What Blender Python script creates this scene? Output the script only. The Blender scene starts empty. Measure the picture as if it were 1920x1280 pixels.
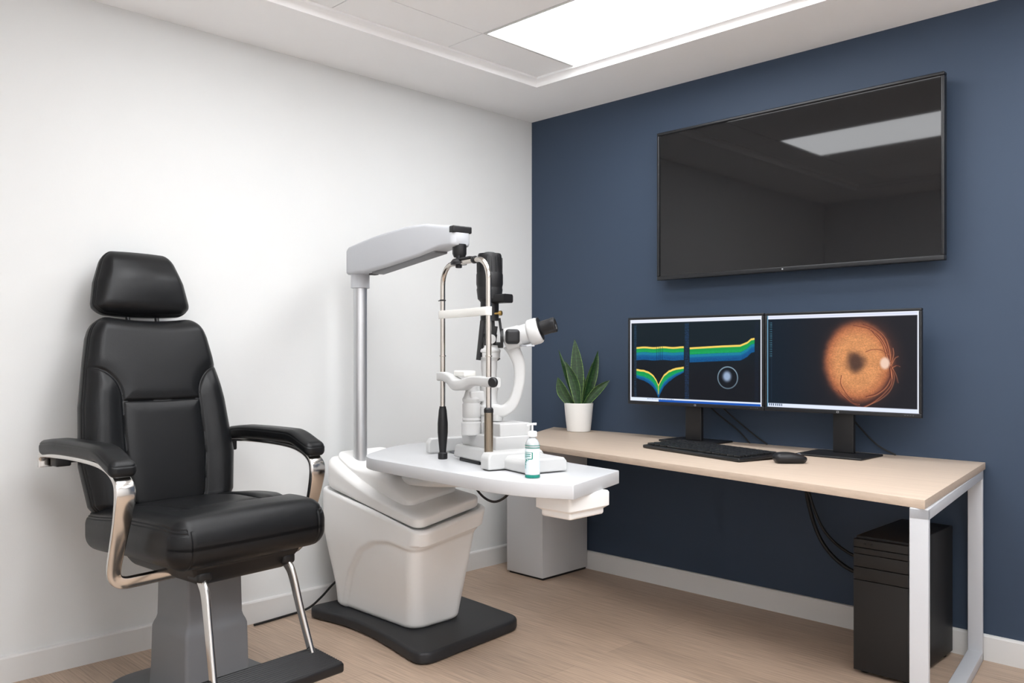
import bpy, bmesh, math
import numpy as np
from mathutils import Vector, Matrix
R=math.radians
S=bpy.context.scene; COL=S.collection
rng=np.random.default_rng(7)
# ------------------------------------------------------------------ camera
CAM=Vector((3.352,-3.531,1.15)); FWD=Vector((-.705,.709,0)).normalized()
cd=bpy.data.cameras.new('camera'); cam=bpy.data.objects.new('camera',cd); COL.objects.link(cam)
cam.location=CAM; cam.rotation_euler=(R(90),0,math.atan2(FWD.y,FWD.x)-R(90))
cd.sensor_width=36; cd.lens=30.0; cd.shift_y=22/1920; cd.clip_start=.05
S.camera=cam
S.view_settings.view_transform='Standard'; S.view_settings.look='None'
S.view_settings.exposure=0.07; S.view_settings.gamma=1; S.view_settings.use_curve_mapping=False
RGT=Vector((FWD.y,-FWD.x,0))
def at(px,py,d):
    "survey helper: photo point at distance d in front of the lens -> room coordinates (metres)"
    return CAM+FWD*d+RGT*((px-960)/1600*d)+Vector((0,0,-(py-662)/1600*d))
# ------------------------------------------------------------------ materials
def srgb(c):
    return tuple(((v/255)/12.92 if v/255<=.04045 else ((v/255+.055)/1.055)**2.4) for v in c)
def mat(name,col,rough=.5,metal=0,bump=None,spec=.5,coat=0,var=0,vscale=6,emit=None,es=0,trans=0,ior=1.45,alpha=1):
    m=bpy.data.materials.new(name); m.use_nodes=True; nt=m.node_tree; b=nt.nodes['Principled BSDF']
    c=srgb(col)
    b.inputs['Base Color'].default_value=(*c,1); b.inputs['Roughness'].default_value=rough
    b.inputs['Metallic'].default_value=metal; b.inputs['Specular IOR Level'].default_value=spec
    b.inputs['Coat Weight'].default_value=coat; b.inputs['IOR'].default_value=ior
    b.inputs['Transmission Weight'].default_value=trans
    tc=nt.nodes.new('ShaderNodeTexCoord')
    if emit: b.inputs['Emission Color'].default_value=(*srgb(emit),1); b.inputs['Emission Strength'].default_value=es
    nz=nt.nodes.new('ShaderNodeTexNoise'); nz.inputs['Scale'].default_value=vscale; nz.inputs['Detail'].default_value=4
    nt.links.new(tc.outputs['Object'],nz.inputs['Vector'])
    mx=nt.nodes.new('ShaderNodeMix'); mx.data_type='RGBA'; mx.blend_type='MIX'
    k=1-max(var,.015)
    mx.inputs['A'].default_value=(*[v*k for v in c],1); mx.inputs['B'].default_value=(*[min(1,v/k) for v in c],1)
    nt.links.new(nz.outputs['Fac'],mx.inputs['Factor']); nt.links.new(mx.outputs['Result'],b.inputs['Base Color'])
    if bump:
        sc,st=bump
        n2=nt.nodes.new('ShaderNodeTexNoise'); n2.inputs['Scale'].default_value=sc; n2.inputs['Detail'].default_value=3
        nt.links.new(tc.outputs['Object'],n2.inputs['Vector'])
        bp=nt.nodes.new('ShaderNodeBump'); bp.inputs['Strength'].default_value=st; bp.inputs['Distance'].default_value=.002
        nt.links.new(n2.outputs['Fac'],bp.inputs['Height']); nt.links.new(bp.outputs['Normal'],b.inputs['Normal'])
    return m
def leather():
    m=mat('black_leather',(14,15,17),.38,spec=.36)
    nt=m.node_tree; b=nt.nodes['Principled BSDF']; tc=[n for n in nt.nodes if n.type=='TEX_COORD'][0]
    v=nt.nodes.new('ShaderNodeTexVoronoi'); v.inputs['Scale'].default_value=420; v.feature='F1'
    n=nt.nodes.new('ShaderNodeTexNoise'); n.inputs['Scale'].default_value=25
    nt.links.new(tc.outputs['Object'],v.inputs['Vector']); nt.links.new(tc.outputs['Object'],n.inputs['Vector'])
    bp=nt.nodes.new('ShaderNodeBump'); bp.inputs['Strength'].default_value=.22; bp.inputs['Distance'].default_value=.0006
    bp2=nt.nodes.new('ShaderNodeBump'); bp2.inputs['Strength'].default_value=.12; bp2.inputs['Distance'].default_value=.004
    nt.links.new(v.outputs['Distance'],bp.inputs['Height']); nt.links.new(n.outputs['Fac'],bp2.inputs['Height'])
    nt.links.new(bp.outputs['Normal'],bp2.inputs['Normal']); nt.links.new(bp2.outputs['Normal'],b.inputs['Normal'])
    return m
def wood(name,c1,c2,rough,planks=False,grain=1.0,pw=.19,pl=1.3):
    m=bpy.data.materials.new(name); m.use_nodes=True; nt=m.node_tree; b=nt.nodes['Principled BSDF']; L=nt.links.new
    tc=nt.nodes.new('ShaderNodeTexCoord')
    mp=nt.nodes.new('ShaderNodeMapping'); mp.inputs['Scale'].default_value=(1.1*grain,16*grain,16*grain)
    n=nt.nodes.new('ShaderNodeTexNoise'); n.inputs['Scale'].default_value=2.2; n.inputs['Detail'].default_value=8; n.inputs['Roughness'].default_value=.62; n.inputs['Distortion'].default_value=.4
    L(tc.outputs['Object'],mp.inputs['Vector'])
    rp=nt.nodes.new('ShaderNodeValToRGB'); rp.color_ramp.elements[0].position=.33 if planks else .28; rp.color_ramp.elements[1].position=.66 if planks else .74
    rp.color_ramp.elements[0].color=(*srgb(c2),1); rp.color_ramp.elements[1].color=(*srgb(c1),1)
    # fine fibres
    mp2=nt.nodes.new('ShaderNodeMapping'); mp2.inputs['Scale'].default_value=(2.2*grain,75*grain,75*grain)
    n2=nt.nodes.new('ShaderNodeTexNoise'); n2.inputs['Scale'].default_value=2; n2.inputs['Detail'].default_value=4
    L(tc.outputs['Object'],mp2.inputs['Vector']); L(mp2.outputs['Vector'],n2.inputs['Vector'])
    mx=nt.nodes.new('ShaderNodeMix'); mx.data_type='RGBA'; mx.blend_type='MULTIPLY'; mx.inputs['Factor'].default_value=1
    r2=nt.nodes.new('ShaderNodeMapRange'); r2.inputs['From Min'].default_value=.3; r2.inputs['From Max'].default_value=.7; r2.inputs['To Min'].default_value=.70 if planks else .9; r2.inputs['To Max'].default_value=1.14 if planks else 1.05
    L(n2.outputs['Fac'],r2.inputs['Value'])
    L(rp.outputs['Color'],mx.inputs['A']); L(r2.outputs['Result'],mx.inputs['B'])
    out=mx.outputs['Result']
    if planks:
        bk=nt.nodes.new('ShaderNodeTexBrick'); bk.offset=.37; bk.inputs['Scale'].default_value=1
        bk.inputs['Brick Width'].default_value=pl; bk.inputs['Row Height'].default_value=pw
        bk.inputs['Mortar Size'].default_value=.0012; bk.inputs['Mortar Smooth'].default_value=.3
        bk.inputs['Color1'].default_value=(.93,.93,.93,1); bk.inputs['Color2'].default_value=(1.06,1.06,1.06,1); bk.inputs['Mortar'].default_value=(.7,.7,.7,1)
        L(tc.outputs['Object'],bk.inputs['Vector'])
        # each plank gets its own stretch of grain
        ad=nt.nodes.new('ShaderNodeVectorMath'); ad.operation='MULTIPLY_ADD'
        L(bk.outputs['Color'],ad.inputs[0]); ad.inputs[1].default_value=(37,23,11); L(mp.outputs['Vector'],ad.inputs[2])
        L(ad.outputs['Vector'],n.inputs['Vector'])
        m2=nt.nodes.new('ShaderNodeMix'); m2.data_type='RGBA'; m2.blend_type='MULTIPLY'; m2.inputs['Factor'].default_value=1
        L(out,m2.inputs['A']); L(bk.outputs['Color'],m2.inputs['B']); out=m2.outputs['Result']
        bp=nt.nodes.new('ShaderNodeBump'); bp.inputs['Strength'].default_value=.25; bp.inputs['Distance'].default_value=.001; bp.invert=True
        L(bk.outputs['Fac'],bp.inputs['Height']); L(bp.outputs['Normal'],b.inputs['Normal'])
    else: L(mp.outputs['Vector'],n.inputs['Vector'])
    L(out,b.inputs['Base Color']); b.inputs['Roughness'].default_value=rough; b.inputs['Specular IOR Level'].default_value=.35
    return m
M={}
M['leather']=leather()
M['chrome']=mat('polished_aluminium',(215,212,208),.16,1,bump=(40,.03))
M['white_wall']=mat('white_wall_paint',(222,223,222),.75,bump=(180,.08),spec=.2)
M['greyw']=mat('grey_wall_paint',(240,241,242),.8)
M['navy']=mat('navy_wall_paint',(57,70,88),.55,bump=(180,.08),spec=.3,var=.03,vscale=2)
M['ceil']=mat('ceiling_white',(250,250,250),.85,spec=.15)
M['trimw']=mat('baseboard_white',(218,217,215),.45)
M['floor']=wood('oak_plank_floor',(214,190,168),(146,122,103),.42,True,1.15)
M['deskwood']=wood('pale_oak_laminate',(204,188,172),(172,152,134),.5,False,.8)
M['steelw']=mat('grey_white_steel',(188,190,194),.42,bump=(200,.02))
M['pedw']=mat('pale_grey_laminate',(198,198,199),.45)
M['plasw']=mat('instrument_white_plastic',(198,198,197),.36,bump=(300,.03))
M['bodyw']=mat('console_white_plastic',(240,239,237),.38,bump=(300,.03))
M['tablew']=mat('table_white_laminate',(198,199,201),.33)
M['plasb']=mat('black_plastic',(22,22,24),.42,bump=(250,.04))
M['blackbase']=mat('black_rubberised_base',(38,39,42),.52,bump=(350,.12))
M['greycol']=mat('grey_powder_coat',(112,113,116),.45,bump=(300,.05))
M['gunm']=mat('dark_grey_steel_plate',(96,98,102),.4,.2)
M['brush']=mat('brushed_aluminium_pole',(205,206,208),.38,.85)
M['steel']=mat('stainless_steel_tube',(205,198,190),.14,1)
M['bronze']=mat('bronze_tube',(150,138,122),.25,1)
M['scr']=mat('television_glass',(14,14,16),.035,spec=.55)
M['bez']=mat('black_bezel',(24,25,28),.35)
M['pc']=mat('black_computer_case',(26,26,27),.5,bump=(300,.05))
M['leaf']=None
M['potw']=mat('white_ceramic',(228,226,222),.4)
M['soil']=mat('dark_soil',(34,27,20),.95,bump=(80,1),var=.3,vscale=60)
M['clearp']=mat('clear_bottle_plastic',(232,236,238),.12,trans=.55,ior=1.3)
M['gel']=mat('sanitiser_label_film',(222,232,236),.3)
M['teal']=mat('teal_print',(10,128,112),.4)
M['tealp']=mat('pale_teal_print',(120,190,192),.4)
M['pump']=mat('white_pump_plastic',(240,240,240),.35)
M['keyc']=mat('keycap_black',(24,25,27),.33)
M['cable']=mat('black_cable_rubber',(12,12,13),.5)
M['brass']=mat('brass',(180,150,90),.3,1)
M['glow']=mat('light_diffuser',(255,255,255),.6,emit=(250,252,255),es=8.4)
M['logo']=mat('silver_badge',(190,190,195),.3,.8)
M['webb']=mat('white_webbing',(232,231,226),.8,bump=(500,.5))
M['seamd']=mat('ceiling_gap_dark',(60,60,60),.9)
def leafmat():
    m=bpy.data.materials.new('snake_plant_leaf'); m.use_nodes=True; nt=m.node_tree; L=nt.links.new; b=nt.nodes['Principled BSDF']
    at_=nt.nodes.new('ShaderNodeAttribute'); at_.attribute_name='leafuv'
    sp=nt.nodes.new('ShaderNodeSeparateXYZ'); L(at_.outputs['Vector'],sp.inputs[0])
    r=nt.nodes.new('ShaderNodeValToRGB'); e=r.color_ramp.elements; e[0].position=.0; e[0].color=(*srgb((58,88,46)),1); e[1].position=.86; e[1].color=(*srgb((36,66,34)),1)
    x=e.new(.93); x.color=(*srgb((112,142,74)),1); x=e.new(.12); x.color=(*srgb((34,62,32)),1)
    L(sp.outputs['X'],r.inputs['Fac'])
    tc=nt.nodes.new('ShaderNodeTexCoord'); mp=nt.nodes.new('ShaderNodeMapping'); mp.inputs['Scale'].default_value=(30,30,90)
    n=nt.nodes.new('ShaderNodeTexNoise'); n.inputs['Scale'].default_value=1.5; n.inputs['Detail'].default_value=5
    L(tc.outputs['Object'],mp.inputs['Vector']); L(mp.outputs['Vector'],n.inputs['Vector'])
    mr=nt.nodes.new('ShaderNodeMapRange'); mr.inputs['From Min'].default_value=.35; mr.inputs['From Max'].default_value=.65; mr.inputs['To Min'].default_value=.55; mr.inputs['To Max'].default_value=1.25
    L(n.outputs['Fac'],mr.inputs['Value'])
    mx=nt.nodes.new('ShaderNodeMix'); mx.data_type='RGBA'; mx.blend_type='MULTIPLY'; mx.inputs['Factor'].default_value=1
    L(r.outputs['Color'],mx.inputs['A']); L(mr.outputs['Result'],mx.inputs['B']); L(mx.outputs['Result'],b.inputs['Base Color'])
    b.inputs['Roughness'].default_value=.38
    return m
M['leaf']=leafmat()
def screenmat():
    m=bpy.data.materials.new('lit_screen'); m.use_nodes=True; nt=m.node_tree; b=nt.nodes['Principled BSDF']
    a=nt.nodes.new('ShaderNodeVertexColor'); a.layer_name='picture'
    b.inputs['Base Color'].default_value=(.004,.004,.005,1); b.inputs['Roughness'].default_value=.45; b.inputs['Specular IOR Level'].default_value=.12
    nt.links.new(a.outputs['Color'],b.inputs['Emission Color']); b.inputs['Emission Strength'].default_value=1.0
    return m
M['screen']=screenmat()
# ------------------------------------------------------------------ mesh tools
class MB:
    def __init__(s): s.v=[]; s.f=[]; s.n=0; s.mi=[]
    def add(s,v,f,mi=0):
        v=np.asarray(v,float).reshape(-1,3); s.v.append(v); s.f+= [tuple(int(i)+s.n for i in q) for q in f]; s.mi+=[mi]*len(f); s.n+=len(v); return s
    def build(s,name,m,parent=None,loc=None,rotz=0,angle=38,smooth=True,M4=None,**kw):
        me=bpy.data.meshes.new(name); V=np.concatenate(s.v) if s.v else np.zeros((0,3))
        me.from_pydata(V.tolist(),[],s.f)
        ms=m if isinstance(m,(list,tuple)) else [m]
        for x in ms: me.materials.append(x)
        if len(ms)>1: me.polygons.foreach_set('material_index',s.mi)
        bm=bmesh.new(); bm.from_mesh(me); bmesh.ops.recalc_face_normals(bm,faces=bm.faces); bm.to_mesh(me); bm.free()
        if smooth:
            me.polygons.foreach_set('use_smooth',[True]*len(me.polygons)); me.set_sharp_from_angle(angle=R(angle))
        o=bpy.data.objects.new(name,me); COL.objects.link(o)
        if parent is not None: o.parent=parent
        if loc is not None: o.location=loc
        o.rotation_euler.z=rotz
        if M4 is not None: o.matrix_local=M4
        for k,v in kw.items(): o[k]=v
        return o
def rbox(sx,sy,sz,r,n=(1,1,1),m=3,fn=None,c=(0,0,0),rot=None):
    "rounded box; fn(P,N)->P displaces"
    ax=[]
    for s_,k in zip((sx,sy,sz),n):
        h=s_/2; rr=min(r,h*.999); th=np.linspace(-1,0,m+1)
        a=-(h-rr)+rr*np.tan(th*math.pi/4)
        mid=np.linspace(-(h-rr),h-rr,k+1)[1:]
        ax.append(np.concatenate([a,mid,-(a[::-1][1:])]))
    nx,ny,nz=[len(a) for a in ax]
    ids={}; P=[]; F=[]
    def vid(i,j,k):
        q=(i,j,k)
        if q not in ids: ids[q]=len(P); P.append((ax[0][i],ax[1][j],ax[2][k]))
        return ids[q]
    for i in (0,nx-1):
        for j in range(ny-1):
            for k in range(nz-1): F.append((vid(i,j,k),vid(i,j+1,k),vid(i,j+1,k+1),vid(i,j,k+1)))
    for j in (0,ny-1):
        for i in range(nx-1):
            for k in range(nz-1): F.append((vid(i,j,k),vid(i+1,j,k),vid(i+1,j,k+1),vid(i,j,k+1)))
    for k in (0,nz-1):
        for i in range(nx-1):
            for j in range(ny-1): F.append((vid(i,j,k),vid(i+1,j,k),vid(i+1,j+1,k),vid(i,j+1,k)))
    P=np.array(P); h=np.array([sx,sy,sz])/2; rr=np.minimum(r,h*.999); inn=np.clip(P,-(h-rr),h-rr); d=(P-inn)/rr
    # spherify the corner zone
    L=np.linalg.norm(d,axis=1,keepdims=True); N=d/np.maximum(L,1e-9); P=inn+N*rr
    if fn: P=fn(P,N)
    if rot is not None: P=P@np.array(rot.to_3x3()).T
    return P+np.array(c),F
def grid_faces(nu,nv,cu=False,cv=False):
    F=[]
    for i in range(nu if cu else nu-1):
        for j in range(nv if cv else nv-1):
            a=i*nv+j; b=((i+1)%nu)*nv+j; c=((i+1)%nu)*nv+(j+1)%nv; d=i*nv+(j+1)%nv
            F.append((a,b,c,d))
    return F
def catmull(pts,k=8):
    P=[Vector(p) for p in pts]; P=[P[0]*2-P[1]]+P+[P[-1]*2-P[-2]]; out=[]
    for i in range(1,len(P)-2):
        a,b,c,d=P[i-1:i+3]
        for j in range(k):
            t=j/k; out.append(.5*((2*b)+(c-a)*t+(2*a-5*b+4*c-d)*t*t+(3*b-a-3*c+d)*t**3))
    out.append(P[-2]); return out
def circ(r,n=12,sy=1): return [(r*math.cos(2*math.pi*i/n),r*sy*math.sin(2*math.pi*i/n)) for i in range(n)]
def rrect(w,h,r,k=4):
    out=[]
    for cx,cy,a in ((w/2-r,h/2-r,0),(-(w/2-r),h/2-r,90),(-(w/2-r),-(h/2-r),180),(w/2-r,-(h/2-r),270)):
        for i in range(k+1):
            t=R(a+90*i/k); out.append((cx+r*math.cos(t),cy+r*math.sin(t)))
    return out
def sweep(path,prof,up=(0,0,1),scale=None,caps=True):
    "prof (a,b): a along B (starts near up), b along N"
    P=[Vector(p) for p in path]; n=len(P); V=[]; B=Vector(up)
    for i,p in enumerate(P):
        T=(P[min(i+1,n-1)]-P[max(i-1,0)]).normalized()
        B=(B-T*B.dot(T)); B.normalize(); N=T.cross(B)
        s=scale(i/(n-1)) if scale else (1,1)
        if not isinstance(s,tuple): s=(s,s)
        for a,b in prof: V.append(p+B*a*s[0]+N*b*s[1])
    F=grid_faces(n,len(prof),False,True)
    if caps: F+= [tuple(range(len(prof)))[::-1], tuple((n-1)*len(prof)+i for i in range(len(prof)))]
    return [tuple(v) for v in V],F
def lathe(prof,n=32,c=(0,0,0),axis=None):
    V=[];F=[]
    for r,z in prof:
        for i in range(n):
            a=2*math.pi*i/n; V.append((r*math.cos(a),r*math.sin(a),z))
    F=grid_faces(len(prof),n,False,True)
    F+=[tuple(range(n))[::-1],tuple((len(prof)-1)*n+i for i in range(n))]
    V=np.array(V)
    if axis is not None:
        q=Vector((0,0,1)).rotation_difference(Vector(axis)).to_matrix(); V=V@np.array(q).T
    return V+np.array(c),F
def prism(poly,z0,z1,bev=.002,seg=2):
    "polygon extruded with bevelled rims, as raw verts/faces"
    bm=bmesh.new(); vs=[bm.verts.new((x,y,z0)) for x,y in poly]; f=bm.faces.new(vs)
    r=bmesh.ops.extrude_face_region(bm,geom=[f]); up=[g for g in r['geom'] if isinstance(g,bmesh.types.BMVert)]
    bmesh.ops.translate(bm,verts=up,vec=(0,0,z1-z0))
    bmesh.ops.recalc_face_normals(bm,faces=bm.faces)
    if bev:
        es=[e for e in bm.edges if abs(e.verts[0].co.z-e.verts[1].co.z)<1e-6]
        bmesh.ops.bevel(bm,geom=es,offset=bev,segments=seg,affect='EDGES',profile=.5)
    bm.verts.index_update(); V=[tuple(v.co) for v in bm.verts]; F=[tuple(v.index for v in f.verts) for f in bm.faces]; bm.free()
    return V,F
def smoothpoly(pts,rads,k=5):
    "round polygon corners"
    out=[]; n=len(pts)
    for i in range(n):
        p=Vector(pts[i]); a=Vector(pts[i-1]); b=Vector(pts[(i+1)%n]); r=rads[i] if isinstance(rads,(list,tuple)) else rads
        if r<=0: out.append(tuple(p)); continue
        da=(a-p); db=(b-p); ra=min(r,da.length*.48); rb=min(r,db.length*.48)
        s=p+da.normalized()*ra; e=p+db.normalized()*rb
        for j in range(k+1):
            t=j/k; out.append(tuple((1-t)**2*s+2*t*(1-t)*p+t*t*e))
    return out
def thing(name,label,cat,loc=(0,0,0),rotz=0,group=None):
    o=bpy.data.objects.new(name,None); COL.objects.link(o); o.empty_display_size=.05
    o.location=loc; o.rotation_euler=(0,0,rotz); o['label']=label; o['category']=cat
    if group: o['group']=group
    return o
def tag(o,label,cat,group=None):
    o['label']=label; o['category']=cat
    if group: o['group']=group
    return o
def segdist(Y,Z,poly):
    D=np.full(Y.shape,9.0)
    for (a,b),(c,d) in zip(poly[:-1],poly[1:]):
        vx,vy=c-a,d-b; L=vx*vx+vy*vy+1e-12; t=np.clip(((Y-a)*vx+(Z-b)*vy)/L,0,1)
        D=np.minimum(D,np.hypot(Y-a-t*vx,Z-b-t*vy))
    return D
def sm(x,a,b):
    t=np.clip((x-a)/(b-a),0,1); return t*t*(3-2*t)
# ------------------------------------------------------------------ room shell
RX,RY=4.2,-3.9; H1=2.464; H2=2.50; T=.1
def box(mb,x0,x1,y0,y1,z0,z1):
    v=[(x,y,z) for x in (x0,x1) for y in (y0,y1) for z in (z0,z1)]
    mb.add(v,[(0,1,3,2),(4,6,7,5),(0,4,5,1),(2,3,7,6),(0,2,6,4),(1,5,7,3)]); return mb
def struct(name,mb,m,**k): o=mb.build(name,m,smooth=False,**k); o['kind']='structure'; return o
struct('floor',box(MB(),-T,RX+T,RY-T,T,-.1,0),M['floor'])
struct('wall_left',box(MB(),-T,0,RY-T,T,0,H2+.2),M['white_wall'])
struct('wall_back',box(MB(),0,RX+T,0,T,0,H2+.2),M['navy'])
struct('wall_right',box(MB(),RX,RX+T,RY-T,0,0,H2+.2),M['greyw'])
struct('wall_front',box(MB(),0,RX,RY-T,RY,0,H2+.2),M['greyw'])
# tray ceiling: soffit ring with a coved step up to the tiled field
TX0,TX1,TY0,TY1=.462,3.74,-3.47,-.452
mb=MB(); loops=[(0.0,H1,1),(0.0,H1,0)]
outer=[(0,RY),(RX,RY),(RX,0),(0,0)]
inner=[(TX0,TY0),(TX1,TY0),(TX1,TY1),(TX0,TY1)]
rings=[[(x,y,H1) for x,y in outer]]
for k in range(7):
    t=k/6*math.pi/2; ins=.034*(1-math.cos(t)); dz=.026*math.sin(t)
    rings.append([(x+(ins if x==TX0 else -ins),y+(ins if y==TY0 else -ins),H1+dz) for x,y in inner])
rings.append([(x+(.034 if x==TX0 else -.034),y+(.034 if y==TY0 else -.034),H2+.012) for x,y in inner])
V=[p for r in rings for p in r]; mb.add(V,grid_faces(len(rings),4,False,True))
o=mb.build('ceiling',M['ceil'],smooth=True,angle=50); o['kind']='structure'
# tiles of the recessed field, 3 mm shadow gaps between them
gx=[TX0+.02,.72,1.92,2.52,TX1-.02]; gy=[TY1-.02,-1.06,-1.66,-2.26,-2.86,TY0+.02]
lights=[]
mb=MB()
for i in range(4):
    for j in range(5):
        x0,x1,y0,y1=gx[i]+.0024,gx[i+1]-.0024,gy[j+1]+.0024,gy[j]-.0024
        if i==1 and j in (0,2): lights.append((x0,x1,y0,y1)); continue
        if (i==2 and j in (2,4)) or (i==3 and j in (0,2,3,4)): lights.append((x0,x1,y0,y1)); continue  # unseen panels, added to fill the room with more even light
        V,F=rbox(x1-x0,y1-y0,.012,.0012,m=1,c=((x0+x1)/2,(y0+y1)/2,H2+.006)); mb.add(V,F)
o=struct('ceiling_tiles',mb,M['ceil'])
struct('ceiling_slab',box(MB(),0,RX,RY,0,H2+.045,H2+.1),M['seamd'])
desc=['bright rectangular ceiling light panel nearest the navy wall',None]
for q,(x0,x1,y0,y1) in enumerate(lights):
    lab=['large white ceiling light panel in the tray beside the navy wall, the one in view',
         'long ceiling light panel in the middle row, the one mirrored in the television',
         'small square ceiling fill panel added out of view in the middle row',
         'small square ceiling fill panel added out of view in the row farthest from the navy wall',
         'long ceiling fill panel added out of view over the right side of the room beside the navy wall',
         'long ceiling fill panel added out of view over the right side of the room in the middle row',
         'long ceiling fill panel added out of view over the right side of the room in the fourth row',
         'long ceiling fill panel added out of view at the right side, farthest from the navy wall'][q]
    t=thing('ceiling_light',lab,'ceiling light',((x0+x1)/2,(y0+y1)/2,H2),0,'ceiling light panels')
    w,d=x1-x0,y1-y0
    fr=MB()
    for cx,cy,sx,sy in ((0,d/2-.006,w,.012),(0,-d/2+.006,w,.012),(w/2-.006,0,.012,d-.024),(-w/2+.006,0,.012,d-.024)):
        V,F=rbox(sx,sy,.016,.002,m=1,c=(cx,cy,.006)); fr.add(V,F)
    fr.build('frame',M['trimw'],t)
    V,F=rbox(w-.024,d-.024,.006,.001,m=1,c=(0,0,.004)); MB().add(V,F).build('diffuser',M['glow'],t)
# baseboards
def base(name,x0,x1,y0,y1,n):
    mb=MB(); prof=[(0,0),(.014,0),(.014,.088),(.011,.094),(.004,.096),(0,.096)]
    V=[]
    for (x,y) in ((x0,y0),(x1,y1)):
        for a,z in prof: V.append((x+n[0]*a,y+n[1]*a,z))
    mb.add(V,grid_faces(2,6,False,True)+[(0,1,2,3,4,5),(6,7,8,9,10,11)]); struct(name,mb,M['trimw'])
base('baseboard_left',0,0,RY,0,(1,0)); base('baseboard_back',.014,RX,0,0,(0,-1))
base('baseboard_right',RX,RX,RY,-.014,(-1,0)); base('baseboard_front',.014,RX-.014,RY,RY,(0,1))
# ------------------------------------------------------------------ desk
dk=thing('desk','long pale oak desk on a white steel end frame against the navy wall','desk')
DZ=.74
top=[(.17,-.002),(.50,-.69),(2.49,-1.03),(2.352,-.002)]
V,F=prism(top,DZ-.026,DZ,.0015); MB().add(V,F).build('desktop',M['deskwood'],dk,angle=30)
V,F=rbox(.255,.352,DZ-.026-.012,.003,m=1,c=(.298,-.194,(DZ-.026+.012)/2)); pd=MB().add(V,F).build('pedestal',M['pedw'],dk)
V,F=rbox(.24,.335,.012,.001,m=1,c=(.298,-.19,.006)); MB().add(V,F).build('plinth',M['plasb'],pd)
e0=Vector((2.497,-1.022,0)); e1=Vector((2.352,-.024,0)); ed=(e1-e0).normalized(); en=Vector((-ed.y,ed.x,0))  # en points -x side
fw=.050
def bar(mb,a,b,w,t,updir):
    "flat bar from a to b; w across en, t across updir"
    T=(b-a).normalized(); c=(a+b)/2; Lx=(b-a).length; M3=Matrix((T,en,updir)).transposed()
    P,F=rbox(Lx,w,t,.0025,m=2); P=P@np.array(M3).T+np.array(c); mb.add(P,F)
off=en*(fw/2)
fm=MB(); zt=DZ-.026; up=Vector((0,0,1))
bar(fm,e0+off+Vector((0,0,zt-.016)),e1+off+Vector((0,0,zt-.016)),fw,.032,up)
bar(fm,e0+off+Vector((0,0,.02)),e1+off+Vector((0,0,.02)),fw,.036,up)
for e,s in ((e0,1),(e1,-1)):
    b0=e+off+ed*s*.011; bar(fm,b0+Vector((0,0,.003)),b0+Vector((0,0,zt-.001)),fw,.022,ed)
fm.build('leg_frame',M['steelw'],dk)
V,F=rbox(1.7,.02,.05,.002,m=1,c=(1.4,-.03,zt-.03)); MB().add(V,F).build('rear_rail',M['plasb'],dk)
# ------------------------------------------------------------------ television
tv=thing('television','large black flat television hanging on the navy wall','television',(1.577,-.07,1.862))
W_,H_=1.315,.716
def frame(w,h,b,d,bb=None,r=.002,y=0):
    bb=bb or b; mb=MB()
    for cx,cz,sx,sz in ((0,h/2-b/2,w,b),(0,-h/2+bb/2,w,bb),(-w/2+b/2,(bb-b)/2,b,h-b-bb),(w/2-b/2,(bb-b)/2,b,h-b-bb)):
        V,F=rbox(sx,d,sz,r,m=2,c=(cx,y,cz)); mb.add(V,F)
    return mb
frame(W_,H_,.013,.030,.020,.004).build('bezel',M['bez'],tv)
box(MB(),-W_/2+.01,W_/2-.01,-.007,.006,-H_/2+.017,H_/2-.011).build('screen',M['scr'],tv,smooth=False)
V,F=rbox(W_-.03,.026,H_-.03,.008,m=2,c=(0,.022,0)); MB().add(V,F).build('back_cover',M['plasb'],tv)
V,F=rbox(.40,.034,.30,.004,m=1,c=(0,.052,0)); MB().add(V,F).build('wall_bracket',M['plasb'],tv)
V,F=lathe([(.0035,0),(.0035,.002),(.002,.0025)],12,(0,-.015,-H_/2+.010),(0,-1,0)); MB().add(V,F).build('badge',M['logo'],tv)
# ------------------------------------------------------------------ monitors
def picture(w,h,fn,nu=420,nv=240):
    u,v=np.meshgrid(np.linspace(0,1,nu),np.linspace(0,1,nv),indexing='ij'); P=np.stack([(u-.5)*w,np.zeros_like(u),(.5-v)*h],-1).reshape(-1,3)
    colr=fn(u,v).reshape(-1,3); lin=np.where(colr<=.04045,colr/12.92,((colr+.055)/1.055)**2.4)
    return P,grid_faces(nu,nv),lin
def paint(C,mask,col):
    mask=np.clip(mask,0,1)[...,None]; return C*(1-mask)+np.array(col)/255*mask
def bnd(x,a,b,s=.004): return sm(x,a-s,a+s)*(1-sm(x,b-s,b+s))
def blobnoise(u,v,f,seed=1):
    r=np.random.default_rng(seed); g=r.random((f+2,f+2)); x=u*f; y=v*f; i=np.clip(x.astype(int),0,f); j=np.clip(y.astype(int),0,f); a=x-i; b=y-j
    return (g[i,j]*(1-a)*(1-b)+g[i+1,j]*a*(1-b)+g[i,j+1]*(1-a)*b+g[i+1,j+1]*a*b)
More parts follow.
